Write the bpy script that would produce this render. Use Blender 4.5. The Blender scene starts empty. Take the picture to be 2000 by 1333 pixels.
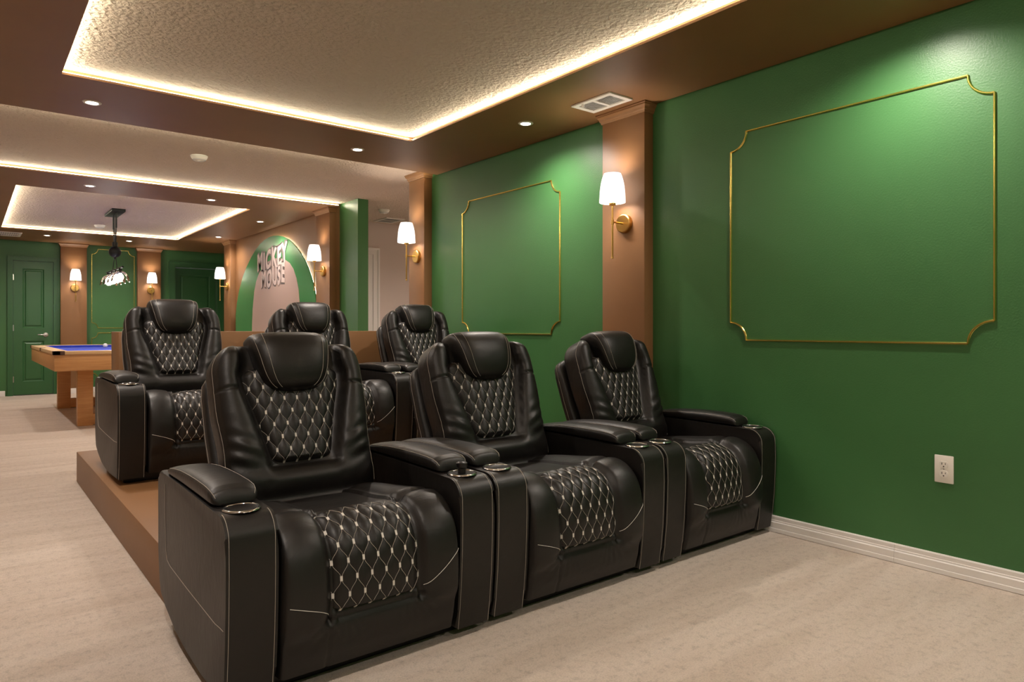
import bpy, bmesh, math, random
import numpy as np
from mathutils import Vector, Matrix

# ------------------------------------------------------------------ camera, world, exposure
scn = bpy.context.scene
COL = scn.collection
cam = bpy.data.cameras.new('camera')
cam.sensor_width = 36.0
cam.lens = 1342.0 / 2000.0 * 36.0
cam.shift_y = -25.5 / 2000.0
cam.clip_start = 0.02
cam_o = bpy.data.objects.new('camera', cam)
COL.objects.link(cam_o)
cam_o.location = (0, 0, 1.03)
cam_o.rotation_euler = (math.pi / 2, 0, -math.radians(38.45))
scn.camera = cam_o

world = bpy.data.worlds.new('world')
scn.world = world
world.use_nodes = True
world.node_tree.nodes['Background'].inputs[0].default_value = (0.9, 0.85, 0.8, 1)
world.node_tree.nodes['Background'].inputs[1].default_value = 0.05
scn.view_settings.view_transform = 'Standard'
scn.view_settings.look = 'None'
scn.view_settings.gamma = 1.0
scn.view_settings.use_curve_mapping = False
scn.view_settings.exposure = 0.93

P_DOWN = 41.0          # downlight watts
P_SCONCE = 2.7         # bulb in each sconce
P_LED = 1.5            # cove strip watts per metre
WARM = (1.0, 0.82, 0.62)
LEDC = (1.0, 0.93, 0.70)

ZS, ZC = 2.36, 2.40    # underside of the dropped ceiling frames, ceiling
XW = 3.2               # right wall

# ------------------------------------------------------------------ materials
def lin(r, g, b):
    f = lambda c: (c / 255 / 12.92) if c / 255 <= 0.04045 else ((c / 255 + 0.055) / 1.055) ** 2.4
    return (f(r), f(g), f(b), 1)

def mat(name, col, rough=0.5, metal=0.0, emit=None, estr=0.0, spec=0.5, coat=0.0):
    m = bpy.data.materials.new(name)
    m.use_nodes = True
    b = m.node_tree.nodes['Principled BSDF']
    b.inputs['Base Color'].default_value = col
    b.inputs['Roughness'].default_value = rough
    b.inputs['Metallic'].default_value = metal
    b.inputs['Specular IOR Level'].default_value = spec
    b.inputs['Coat Weight'].default_value = coat
    if emit:
        b.inputs['Emission Color'].default_value = (*emit, 1)
        b.inputs['Emission Strength'].default_value = estr
    return m

def coords(m, scale=(1, 1, 1), kind='Object'):
    nt = m.node_tree
    tc = nt.nodes.new('ShaderNodeTexCoord')
    mp = nt.nodes.new('ShaderNodeMapping')
    mp.inputs['Scale'].default_value = scale
    if kind == 'World':
        g = nt.nodes.new('ShaderNodeNewGeometry')
        nt.links.new(g.outputs['Position'], mp.inputs['Vector'])
    else:
        nt.links.new(tc.outputs[kind], mp.inputs['Vector'])
    return mp.outputs['Vector']

def noise(m, vec, scale, detail=3, rough=0.5, dist=0.0):
    n = m.node_tree.nodes.new('ShaderNodeTexNoise')
    n.inputs['Scale'].default_value = scale
    n.inputs['Detail'].default_value = detail
    n.inputs['Roughness'].default_value = rough
    n.inputs['Distortion'].default_value = dist
    m.node_tree.links.new(vec, n.inputs['Vector'])
    return n.outputs['Fac']

def ramp(m, fac, stops):
    r = m.node_tree.nodes.new('ShaderNodeValToRGB')
    el = r.color_ramp.elements
    while len(el) < len(stops):
        el.new(0.5)
    for e, (p, c) in zip(el, stops):
        e.position = p
        e.color = c if len(c) == 4 else (*c, 1)
    m.node_tree.links.new(fac, r.inputs['Fac'])
    return r.outputs['Color']

def bump(m, height, strength, dist, prev=None):
    b = m.node_tree.nodes.new('ShaderNodeBump')
    b.inputs['Strength'].default_value = strength
    b.inputs['Distance'].default_value = dist
    m.node_tree.links.new(height, b.inputs['Height'])
    if prev is not None:
        m.node_tree.links.new(prev, b.inputs['Normal'])
    m.node_tree.links.new(b.outputs['Normal'], m.node_tree.nodes['Principled BSDF'].inputs['Normal'])
    return b.outputs['Normal']

def base(m, colsock):
    m.node_tree.links.new(colsock, m.node_tree.nodes['Principled BSDF'].inputs['Base Color'])

M = {}
# green wall paint with a fine roller / orange-peel relief
m = M['green'] = mat('green_paint', lin(46, 110, 58), 0.42)
v = coords(m, kind='World')
base(m, ramp(m, noise(m, v, 1.3, 3), [(0.3, lin(59, 108, 60)), (0.7, lin(64, 116, 66))]))
bump(m, noise(m, v, 130, 3, 0.6), 0.22, 0.004)
m = M['green_door'] = mat('green_door_paint', lin(50, 98, 56), 0.38)
# brown paint of pilasters, dropped frames and platform
m = M['brown'] = mat('brown_paint', lin(146, 104, 69), 0.48)
v = coords(m, kind='World')
base(m, ramp(m, noise(m, v, 2.0, 3), [(0.3, lin(131, 93, 58)), (0.7, lin(138, 99, 63))]))
bump(m, noise(m, v, 150, 2, 0.6), 0.08, 0.003)
# stippled ceiling
m = M['ceiling'] = mat('stucco_ceiling', lin(228, 210, 194), 0.85, spec=0.2)
v = coords(m, kind='World')
n1 = noise(m, v, 34, 5, 0.62, 1.2)
vo = m.node_tree.nodes.new('ShaderNodeTexVoronoi')
vo.inputs['Scale'].default_value = 46
vo.feature = 'SMOOTH_F1'
m.node_tree.links.new(v, vo.inputs['Vector'])
mx = m.node_tree.nodes.new('ShaderNodeMath')
mx.operation = 'MULTIPLY_ADD'
m.node_tree.links.new(vo.outputs['Distance'], mx.inputs[0])
mx.inputs[1].default_value = 0.6
m.node_tree.links.new(n1, mx.inputs[2])
bump(m, mx.outputs[0], 1.0, 0.026)
# carpet
m = M['carpet'] = mat('beige_carpet', lin(196, 178, 160), 0.95, spec=0.1)
m.node_tree.nodes['Principled BSDF'].inputs['Sheen Weight'].default_value = 0.25
v = coords(m, kind='World')
vs = coords(m, (0.5, 3.4, 1), 'World')
f1 = noise(m, v, 190, 4, 0.7)
f2 = noise(m, vs, 1.9, 4, 0.6, 0.9)
f3 = noise(m, v, 34, 6, 0.8)
c1 = ramp(m, f2, [(0.36, lin(217, 200, 184)), (0.64, lin(231, 216, 202))])
c2 = ramp(m, f3, [(0.3, (0.70, 0.69, 0.68)), (0.5, (1, 1, 1)), (0.75, (1.0, 1.0, 1.0))])
c3 = ramp(m, f1, [(0.28, (0.74, 0.73, 0.72)), (0.55, (1.0, 1.0, 1.0))])
mixs = []
prev = c1
for c in (c2, c3):
    mm = m.node_tree.nodes.new('ShaderNodeMix')
    mm.data_type = 'RGBA'
    mm.blend_type = 'MULTIPLY'
    mm.inputs[0].default_value = 1.0
    m.node_tree.links.new(prev, mm.inputs[6])
    m.node_tree.links.new(c, mm.inputs[7])
    prev = mm.outputs[2]
base(m, prev)
bump(m, f3, 0.5, 0.012, bump(m, f1, 0.8, 0.006))
# leather
m = M['leather'] = mat('black_leather', lin(21, 18, 16), 0.44, spec=0.5)
v = coords(m)
g1 = noise(m, v, 420, 2, 0.5)
g2 = noise(m, coords(m, (1.0, 3.0, 1.6)), 9, 3, 0.5, 0.8)
bump(m, g2, 0.14, 0.010, bump(m, g1, 0.12, 0.0015))
M['thread'] = mat('white_thread', lin(225, 220, 212), 0.6)
M['thread_dim'] = mat('grey_thread', lin(170, 162, 152), 0.6)
M['dark'] = mat('black_plastic', lin(14, 13, 13), 0.35)
M['chrome'] = mat('chrome', lin(200, 200, 200), 0.12, 1.0)
m = M['gold'] = mat('polished_gold', lin(240, 212, 120), 0.22, 1.0)
M['brass'] = mat('brushed_brass', lin(206, 168, 98), 0.28, 1.0)
M['taupe'] = mat('taupe_paint', lin(150, 130, 112), 0.6)
M['white'] = mat('white_paint', lin(236, 233, 230), 0.4)
M['white_plastic'] = mat('white_plastic', lin(238, 234, 226), 0.35)
M['slot'] = mat('slot_black', lin(30, 26, 24), 0.6)
M['ventdark'] = mat('duct_dark', lin(190, 190, 192), 0.7)
M['hall'] = mat('hall_paint', lin(216, 202, 194), 0.6)
m = M['hall']
v = coords(m, kind='World')
bump(m, noise(m, v, 120, 3, 0.6), 0.15, 0.003)
M['shade'] = mat('lamp_shade_fabric', lin(245, 240, 236), 0.8, emit=(1.0, 0.95, 0.92), estr=0.72)
M['bulb'] = mat('lit_bulb', lin(255, 250, 240), 0.5, emit=(1.0, 0.93, 0.84), estr=16.0)
M['lens'] = mat('lit_downlight_lens', lin(255, 250, 240), 0.5, emit=(1.0, 0.92, 0.82), estr=14.0)
M['led'] = mat('led_tape', lin(255, 250, 230), 0.5, emit=LEDC, estr=9.0)
M['led_arch'] = mat('led_tape_arch', lin(255, 250, 230), 0.5, emit=(1.0, 0.96, 0.80), estr=5.0)
m = M['oak'] = mat('oak_veneer', lin(200, 148, 92), 0.42)
v = coords(m, (1.2, 14, 22), 'World')
base(m, ramp(m, noise(m, v, 3.0, 5, 0.6, 0.4), [(0.3, lin(190, 136, 82)), (0.7, lin(209, 159, 104))]))
m = M['rail'] = mat('pale_oak_rail', lin(214, 178, 132), 0.4)
M['felt'] = mat('blue_felt', lin(48, 70, 190), 0.9)
M['pocket'] = mat('brown_pocket_leather', lin(78, 52, 38), 0.5)
m = M['glass'] = mat('clear_glass', (1, 1, 1, 1), 0.03)
m.node_tree.nodes['Principled BSDF'].inputs['Transmission Weight'].default_value = 1.0
m.node_tree.nodes['Principled BSDF'].inputs['IOR'].default_value = 1.2
M['iron'] = mat('black_iron', lin(30, 30, 31), 0.45, 0.6)
m = M['arch_green'] = mat('arch_green_gloss', lin(62, 134, 78), 0.25)
M['arch_pink'] = mat('arch_greige_gloss', lin(190, 166, 158), 0.25)
M['letter'] = mat('letter_pale', lin(214, 196, 190), 0.3)
M['letter_dark'] = mat('letter_outline_grey', lin(104, 92, 90), 0.4)
M['steel'] = mat('satin_nickel', lin(205, 205, 205), 0.22, 1.0)

# ------------------------------------------------------------------ mesh helpers
def link(o, parent=None):
    COL.objects.link(o)
    if parent is not None:
        o.parent = parent
    return o

def mesh_obj(name, verts, faces, material, parent=None, smooth=False, sharp=40):
    me = bpy.data.meshes.new(name)
    me.from_pydata([tuple(map(float, v)) for v in verts], [], faces)
    me.update()
    if smooth:
        me.shade_smooth()
        me.set_sharp_from_angle(angle=math.radians(sharp))
    me.materials.append(material)
    return link(bpy.data.objects.new(name, me), parent)

def bm_obj(name, bm, material, parent=None, smooth=False, sharp=40):
    me = bpy.data.meshes.new(name)
    bmesh.ops.recalc_face_normals(bm, faces=bm.faces)
    bm.to_mesh(me)
    bm.free()
    if smooth:
        me.shade_smooth()
        me.set_sharp_from_angle(angle=math.radians(sharp))
    me.materials.append(material)
    return link(bpy.data.objects.new(name, me), parent)

def add_box(bm, x0, x1, y0, y1, z0, z1, bev=0.0, seg=2):
    r = bmesh.ops.create_cube(bm, size=1.0)
    vs = r['verts']
    for w in vs:
        w.co = Vector(((x0 + x1) / 2 + w.co.x * (x1 - x0), (y0 + y1) / 2 + w.co.y * (y1 - y0), (z0 + z1) / 2 + w.co.z * (z1 - z0)))
    if bev > 0:
        es = list({e for w in vs for e in w.link_edges})
        bmesh.ops.bevel(bm, geom=es, offset=bev, segments=seg, profile=0.5, affect='EDGES')
    return bm

def box(name, x0, x1, y0, y1, z0, z1, material, parent=None, bev=0.0, seg=2):
    bm = bmesh.new()
    add_box(bm, x0, x1, y0, y1, z0, z1, bev, seg)
    return bm_obj(name, bm, material, parent, bev > 0)

def boxes(name, lst, material, parent=None, bev=0.0):
    bm = bmesh.new()
    for b in lst:
        add_box(bm, *b, bev)
    return bm_obj(name, bm, material, parent, bev > 0)

def struct(o, label=None, category=None):
    o['kind'] = 'structure'
    if label:
        o['label'] = label
    if category:
        o['category'] = category
    return o

def tag(o, label, category, group=None):
    o['label'] = label
    o['category'] = category
    if group:
        o['group'] = group
    return o

def empty(name, loc=(0, 0, 0), rz=0.0):
    o = bpy.data.objects.new(name, None)
    o.empty_display_size = 0.05
    o.location = loc
    o.rotation_euler = (0, 0, rz)
    return link(o)

def tube_data(pts, r, sides=6, closed=False):
    pts = [Vector(p) for p in pts]
    n = len(pts)
    V, F = [], []
    prev = None
    for i, p in enumerate(pts):
        a = pts[(i - 1) % n] if (closed or i > 0) else p
        b = pts[(i + 1) % n] if (closed or i < n - 1) else p
        t = (b - a)
        if t.length < 1e-9:
            t = Vector((0, 0, 1))
        t.normalize()
        if prev is None:
            ref = Vector((0, 0, 1)) if abs(t.z) < 0.9 else Vector((1, 0, 0))
            u = t.cross(ref).normalized()
        else:
            u = (prev - t * prev.dot(t))
            u = u.normalized() if u.length > 1e-6 else t.orthogonal().normalized()
        prev = u
        w = t.cross(u)
        for k in range(sides):
            an = 2 * math.pi * k / sides
            V.append(p + (u * math.cos(an) + w * math.sin(an)) * r)
    m_ = n if closed else n - 1
    for i in range(m_):
        for k in range(sides):
            a = i * sides + k
            b = i * sides + (k + 1) % sides
            c = ((i + 1) % n) * sides + (k + 1) % sides
            d = ((i + 1) % n) * sides + k
            F.append((a, b, c, d))
    if not closed:
        F.append(tuple(range(sides))[::-1])
        F.append(tuple((n - 1) * sides + k for k in range(sides)))
    return V, F

def merge(parts):
    V, F = [], []
    for v_, f_ in parts:
        o = len(V)
        V += list(v_)
        F += [tuple(i + o for i in f) for f in f_]
    return V, F

def tubes(name, lines, r, material, parent=None, sides=6, closed=False):
    V, F = merge([tube_data(l, r, sides, closed) for l in lines])
    return mesh_obj(name, V, F, material, parent, True, 60)

def seams(lines, r, material, parent):
    for l in lines:
        V, F = tube_data(l, r, 5)
        mesh_obj('seam_thread', V, F, material, parent, True, 60)

def lathe_data(profile, seg=32, origin=(0, 0, 0), axis='z'):
    V, F = [], []
    n = len(profile)
    for k in range(seg):
        a = 2 * math.pi * k / seg
        for (r, h) in profile:
            x, y, z = r * math.cos(a), r * math.sin(a), h
            if axis == '-x':
                x, y, z = -h, r * math.cos(a), r * math.sin(a)
            V.append((origin[0] + x, origin[1] + y, origin[2] + z))
    for k in range(seg):
        k2 = (k + 1) % seg
        for i in range(n - 1):
            F.append((k * n + i, k2 * n + i, k2 * n + i + 1, k * n + i + 1))
    return V, F

def lathe(name, profile, material, parent=None, seg=32, origin=(0, 0, 0), axis='z', sharp=40):
    V, F = lathe_data(profile, seg, origin, axis)
    return mesh_obj(name, V, F, material, parent, True, sharp)

def loft(rings, cap=True):
    n = len(rings[0])
    V = [p for r in rings for p in r]
    F = []
    for i in range(len(rings) - 1):
        for k in range(n):
            k2 = (k + 1) % n
            F.append((i * n + k, i * n + k2, (i + 1) * n + k2, (i + 1) * n + k))
    if cap:
        F.append(tuple(range(n))[::-1])
        F.append(tuple((len(rings) - 1) * n + k for k in range(n)))
    return V, F

def grid_faces(nu, nv):
    return [(j * nu + i, j * nu + i + 1, (j + 1) * nu + i + 1, (j + 1) * nu + i) for j in range(nv - 1) for i in range(nu - 1)]

def light(name, kind, loc, power, color, parent=None, rot=(0, 0, 0), **kw):
    l = bpy.data.lights.new(name, kind)
    l.energy = power
    l.color = color
    for k, val in kw.items():
        setattr(l, k, val)
    o = bpy.data.objects.new(name, l)
    o.location = loc
    o.rotation_euler = rot
    return link(o, parent)

def copy_tree(o, parent=None):
    c = o.copy()
    COL.objects.link(c)
    c.parent = parent
    for ch in list(o.children):
        copy_tree(ch, c)
    return c

def smooth(a, b, x):
    t = np.clip((x - a) / (b - a), 0, 1)
    return t * t * (3 - 2 * t)

# ------------------------------------------------------------------ the room shell
XL, YB, YF = -0.45, -1.4, 12.83
struct(box('floor', XL - 0.1, 5.4, YB - 0.1, YF + 0.3, -0.1, 0.0, M['carpet']))
struct(box('ceiling', XL - 0.1, 5.4, YB - 0.1, YF + 0.3, ZC, ZC + 0.1, M['ceiling']))
struct(box('wall_right', XW, XW + 0.12, YB, 5.42, 0, ZC, M['green']))
struct(box('wall_left', XL - 0.1, XL, YB, YF, 0, ZC, M['taupe']))
struct(box('wall_back', XL - 0.1, 5.3, YB - 0.1, YB, 0, ZC, M['green']))
# far wall with two door openings
D1a, D1b, D1h = 0.545, 1.068, 2.06
D2a, D2b, D2h = 2.80, 3.50, 2.08
struct(boxes('wall_far', [(XL, D1a, YF, YF + 0.15, 0, ZC), (D1a, D1b, YF, YF + 0.15, D1h, ZC), (D1b, D2a, YF, YF + 0.15, 0, ZC),
                          (D2a, D2b, YF, YF + 0.15, D2h, ZC), (D2b, 3.75, YF, YF + 0.15, 0, ZC)], M['green']))
struct(box('wall_mural', XW, 3.24, 7.15, 11.1, 0, ZC, M['brown']))
struct(box('wall_stub', 3.24, 3.36, 6.70, 11.1, 0, ZC, M['green']))
struct(boxes('wall_recess', [(3.36, 3.75, 11.0, 11.1, 0, ZC), (3.65, 3.75, 11.1, YF, 0, ZC)], M['green']))
struct(box('wall_hall_end', 3.36, 5.3, 8.1, 8.2, 0, ZC, M['hall']))
struct(boxes('wall_hall_side', [(5.2, 5.3, 5.42, 8.1, 0, ZC), (3.32, 5.3, 5.32, 5.42, 0, ZC)], M['hall']))

# dropped brown frames round the two ceiling trays (thin lip in front, core set back = light cove)
def soffit(name, x0, x1, y0, y1, tx0, tx1, ty0, ty1, back_open=(False, False), label=''):
    L = []
    zl = ZS + 0.012
    c = 0.035
    def ring(a, b, e, g, h0, h1, z0, z1):
        L.extend([(a, b, e, h0, z0, z1), (a, b, h1, g, z0, z1), (a, tx0 - (h0 - h0), h0, h1, z0, z1)])
    # lip plate
    L += [(x0, x1, y0, ty0, ZS, zl), (x0, x1, ty1, y1, ZS, zl), (x0, tx0, ty0, ty1, ZS, zl), (tx1, x1, ty0, ty1, ZS, zl)]
    yy0 = y0 + (c if back_open[0] else 0)
    yy1 = y1 - (c if back_open[1] else 0)
    L += [(x0, x1, yy0, ty0 - c, zl, ZC), (x0, x1, ty1 + c, yy1, zl, ZC), (x0, tx0 - c, ty0 - c, ty1 + c, zl, ZC), (tx1 + c, x1, ty0 - c, ty1 + c, zl, ZC)]
    return struct(boxes(name, L, M['brown']), label)

T1 = (0.39, 2.48, -0.30, 4.28)
T2 = (0.36, 2.495, 7.86, 11.31)
soffit('trim_1', XL, XW, YB, 5.076, *T1, back_open=(False, True), label='brown dropped ceiling frame around the near tray')
o = soffit('trim_2', XL, XW, 7.07, YF, *T2, back_open=(True, False), label='brown dropped ceiling frame around the far tray')
struct(box('trim_3', XW, 3.65, 11.1, YF, ZS, ZC, M['brown']), 'brown dropped ceiling over the far doorway')

# LED tape in the coves: each run is one strip with its own light
def led(x0, y0, x1, y1, nx, ny, label, group):
    """run from (x0,y0) to (x1,y1); (nx,ny) points out of the cove"""
    e = empty('led_strip', ((x0 + x1) / 2, (y0 + y1) / 2, ZS + 0.0125))
    L = math.hypot(x1 - x0, y1 - y0)
    ang = math.atan2(y1 - y0, x1 - x0)
    hx, hy = abs(x1 - x0) / 2, abs(y1 - y0) / 2
    c = 0.030
    ox, oy = -nx * c, -ny * c
    box('tape', ox - hx - 0.003 * abs(nx), ox + hx + 0.003 * abs(nx), oy - hy - 0.003 * abs(ny), oy + hy + 0.003 * abs(ny), 0.0, 0.010, M['led'], e)
    # light: faces out and up
    d = Vector((nx * 0.75, ny * 0.75, 0.66)).normalized()
    q = d.to_track_quat('-Z', 'Y')
    # make area X axis lie along the strip
    z = -d
    xax = Vector((math.cos(ang), math.sin(ang), 0))
    yax = z.cross(xax)
    R = Matrix((xax, yax, z)).transposed()
    l = light('led_light', 'AREA', (-nx * 0.022, -ny * 0.022, 0.008), P_LED * L, LEDC, e, R.to_euler(), shape='RECTANGLE', size=L, size_y=0.006)
    tag(e, label, 'led strip', group)

for (a, b, c_, d_), nm in ((T1, 'near'), (T2, 'far')):
    g = 'cove lights of the %s ceiling tray' % nm
    led(a, d_, b, d_, 0, -1, 'warm light strip along the rear edge of the %s ceiling tray' % nm, g)
    led(b, c_, b, d_, -1, 0, 'warm light strip along the right edge of the %s ceiling tray' % nm, g)
    led(a, c_, a, d_, 1, 0, 'warm light strip along the left edge of the %s ceiling tray' % nm, g)
    led(a, c_, b, c_, 0, 1, 'warm light strip along the front edge of the %s ceiling tray' % nm, g)
led(XL, 5.076, XW - 0.1, 5.076, 0, 1, 'warm light strip behind the near brown ceiling frame', 'cove lights of the middle ceiling')
led(XL, 7.07, XW, 7.07, 0, -1, 'warm light strip along the front of the far brown ceiling frame', 'cove lights of the middle ceiling')

# platform and half wall
struct(box('floor_riser', 0.578, XW, 2.70, 5.42, 0, 0.20, M['brown'], None, 0.004), 'low brown platform under the rear seats')
struct(box('wall_half', 0.775, 3.118, 5.09, 5.375, 0.20, 1.005, M['brown'], None, 0.003), 'brown half wall behind the rear seats')

# ------------------------------------------------------------------ pilasters
def pilaster(name, cx, cy, width, depth, face, label):
    """face '-x' (on right wall) or '-y' (on far wall); (cx,cy) centre at the wall surface"""
    e = empty(name, (cx, cy, 0), 0 if face == '-y' else -math.pi / 2)
    # local: width along x, outwards is -y
    struct(e, label)
    ztop = ZS if cy < 5.1 or cy > 7.1 else ZC
    h = 0.058
    box('shaft', -width / 2, width / 2, -depth, 0, 0.0, ztop - h, M['brown'], e, 0.002)
    # stepped crown capital
    prof = [(0.0, 0.0), (0.006, 0.0), (0.009, 0.012), (0.013, 0.016), (0.016, 0.028), (0.026, 0.040), (0.026, 0.048), (0.031, 0.050), (0.031, h)]
    V, F = [], []
    for (p, z) in prof:
        V += [(-width / 2 - p, 0, ztop - h + z), (-width / 2 - p, -depth - p, ztop - h + z), (width / 2 + p, -depth - p, ztop - h + z), (width / 2 + p, 0, ztop - h + z)]
    n = len(prof)
    for i in range(n - 1):
        for k in range(3):
            F.append((i * 4 + k, i * 4 + k + 1, (i + 1) * 4 + k + 1, (i + 1) * 4 + k))
    F.append((0, 3, 2, 1))
    F.append(((n - 1) * 4, (n - 1) * 4 + 1, (n - 1) * 4 + 2, (n - 1) * 4 + 3))
    F.append(tuple(i * 4 for i in range(n)))
    F.append(tuple(i * 4 + 3 for i in range(n))[::-1])
    mesh_obj('capital', V, F, M['brown'], e)
    if face == '-y':
        box('baseboard', -width / 2 - 0.012, width / 2 + 0.012, -depth - 0.012, -0.001, 0, 0.083, M['white'], e)
    return e

pilaster('trim_4', XW, 2.85, 0.34, 0.078, '-x', 'brown pilaster beside the large gold frame')
pilaster('trim_5', XW, 5.29, 0.26, 0.08, '-x', 'brown pilaster at the hall corner')
pilaster('trim_6', XW, 7.335, 0.37, 0.08, '-x', 'brown pilaster right of the arched mural')
pilaster('trim_7', XW, 10.93, 0.33, 0.08, '-x', 'brown pilaster left of the arched mural')
pilaster('trim_8', 1.323, YF, 0.35, 0.09, '-y', 'brown pilaster right of the green door')
pilaster('trim_9', 2.39, YF, 0.35, 0.09, '-y', 'brown pilaster left of the recessed green door')

# ------------------------------------------------------------------ baseboards
def baseboard(name, segs, label):
    """segs on the right wall (y ranges) extruded moulded profile"""
    e = struct(empty(name, (XW, 0, 0)), label)
    prof = [(0, 0.083), (0.005, 0.083), (0.008, 0.078), (0.008, 0.062), (0.010, 0.060), (0.010, 0.054), (0.014, 0.050), (0.014, 0.022), (0.016, 0.020), (0.016, 0.002), (0, 0.002)]
    for (y0, y1) in segs:
        V = [(-p, y0, z) for p, z in prof] + [(-p, y1, z) for p, z in prof]
        n = len(prof)
        F = [(i, i + 1, n + i + 1, n + i) for i in range(n - 1)] + [tuple(range(n))[::-1], tuple(range(n, 2 * n))]
        mesh_obj('board', V, F, M['white'], e)
    return e

baseboard('baseboard_right', [(YB, 1.3185), (1.3195, 2.68), (3.02, 5.12)], 'white moulded baseboard under the green wall')
e = struct(empty('baseboard_far', (0, YF, 0)), 'white baseboard of the far green wall')
for (a, b) in ((XL, 0.455), (1.50, 2.20), (2.58, 2.66)):
    box('board', a, b, -0.016, 0, 0, 0.083, M['white'], e, 0.003)

# ------------------------------------------------------------------ doors
def door(name, x0, x1, h, yface, label, handle, casing=0.075):
    e = struct(empty(name, ((x0 + x1) / 2, yface, 0)), label)
    w = (x1 - x0) / 2
    # leaf with two recessed panels, each raised in the middle
    pw = min(0.135, w - 0.11) if handle else w - 0.1
    bm = bmesh.new()
    zs = [0.012, 0.21, 0.83, 1.03, h - 0.12, h - 0.005]
    xs = [-w + 0.004, -pw, pw, w - 0.004]
    def quad(a, b, c, d):
        bm.faces.new([bm.verts.new(p) for p in (a, b, c, d)])
    for j in range(5):
        for i in range(3):
            panel = i == 1 and j in (1, 3)
            xa, xb, za, zb = xs[i], xs[i + 1], zs[j], zs[j + 1]
            if not panel:
                quad((xa, 0, za), (xb, 0, za), (xb, 0, zb), (xa, 0, zb))
            else:
                loops = [(0, 0), (0.014, 0.014), (0.026, 0.014), (0.042, 0.004)]
                for (i0, d0), (i1, d1) in zip(loops, loops[1:]):
                    o_ = [(xa + i0, d0, za + i0), (xb - i0, d0, za + i0), (xb - i0, d0, zb - i0), (xa + i0, d0, zb - i0)]
                    n_ = [(xa + i1, d1, za + i1), (xb - i1, d1, za + i1), (xb - i1, d1, zb - i1), (xa + i1, d1, zb - i1)]
                    for k in range(4):
                        quad(o_[k], o_[(k + 1) % 4], n_[(k + 1) % 4], n_[k])
                i1, d1 = loops[-1]
                quad((xa + i1, d1, za + i1), (xb - i1, d1, za + i1), (xb - i1, d1, zb - i1), (xa + i1, d1, zb - i1))
    add_box(bm, -w + 0.004, w - 0.004, 0.015, 0.04, 0.012, h - 0.005)
    bmesh.ops.remove_doubles(bm, verts=bm.verts, dist=1e-5)
    bm_obj('leaf', bm, M['green_door'], e)
    # casing in front of the wall
    yo = YF - yface
    cs = []
    for s in (-1, 1):
        a, b = sorted((s * w, s * (w + casing - 0.02)))
        cs.append((a, b, yo - 0.018, yo - 0.001, 0, h))
        a, b = sorted((s * (w + casing - 0.02), s * (w + casing)))
        cs.append((a, b, yo - 0.026, yo - 0.001, 0, h + casing))
    cs.append((-w - casing + 0.02, w + casing - 0.02, yo - 0.018, yo - 0.001, h, h + casing - 0.02))
    cs.append((-w - casing + 0.02, w + casing - 0.02, yo - 0.026, yo - 0.001, h + casing - 0.02, h + casing))
    boxes('casing', cs, M['green_door'], e)
    if handle:
        hx = 0.963 - (x0 + x1) / 2
        hb = empty('handle'); hb.parent = e
        V, F = merge([([(hx + r * math.cos(2 * math.pi * k / 24), -d, 0.925 + r * math.sin(2 * math.pi * k / 24)) for k in range(24) for (r, d) in ((0.033, 0), (0.033, 0.008), (0.012, 0.012), (0.012, 0.05))],
                       [(k * 4 + i, ((k + 1) % 24) * 4 + i, ((k + 1) % 24) * 4 + i + 1, k * 4 + i + 1) for k in range(24) for i in range(3)]),
                      tube_data([(hx + 0.012, -0.05, 0.925), (hx - 0.04, -0.052, 0.926), (hx - 0.105, -0.047, 0.928)], 0.010, 10)])
        bpy.data.objects.remove(hb)
        mesh_obj('handle', V, F, M['steel'], e, True)
        for z in (0.25, 1.03, 1.80):
            box('hinge', -w - 0.004, -w + 0.012, -0.012, 0.002, z - 0.045, z + 0.045, M['steel'], e)
    return e

door('door_1', D1a + 0.005, D1b - 0.005, D1h - 0.004, YF + 0.004, 'green two panel door with lever handle', True, 0.068)
door('door_2', D2a + 0.005, D2b - 0.005, D2h - 0.004, YF + 0.10, 'green panel door set back in its frame', False, 0.10)

# hall door casing
e = struct(empty('door_3', (4.0, 8.1, 0)), 'white door and casing at the end of the hall')
boxes('casing', [(0.125, 0.19, -0.018, -0.001, 0, 1.98), (0.19, 0.215, -0.028, -0.001, 0, 2.066), (-0.6, 0.19, -0.018, -0.001, 1.98, 2.045),
                 (-0.6, 0.19, -0.028, -0.001, 2.045, 2.066)], M['white'], e)
box('leaf', -0.55, 0.125, -0.008, -0.001, 0.01, 1.98, M['white'], e)

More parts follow.
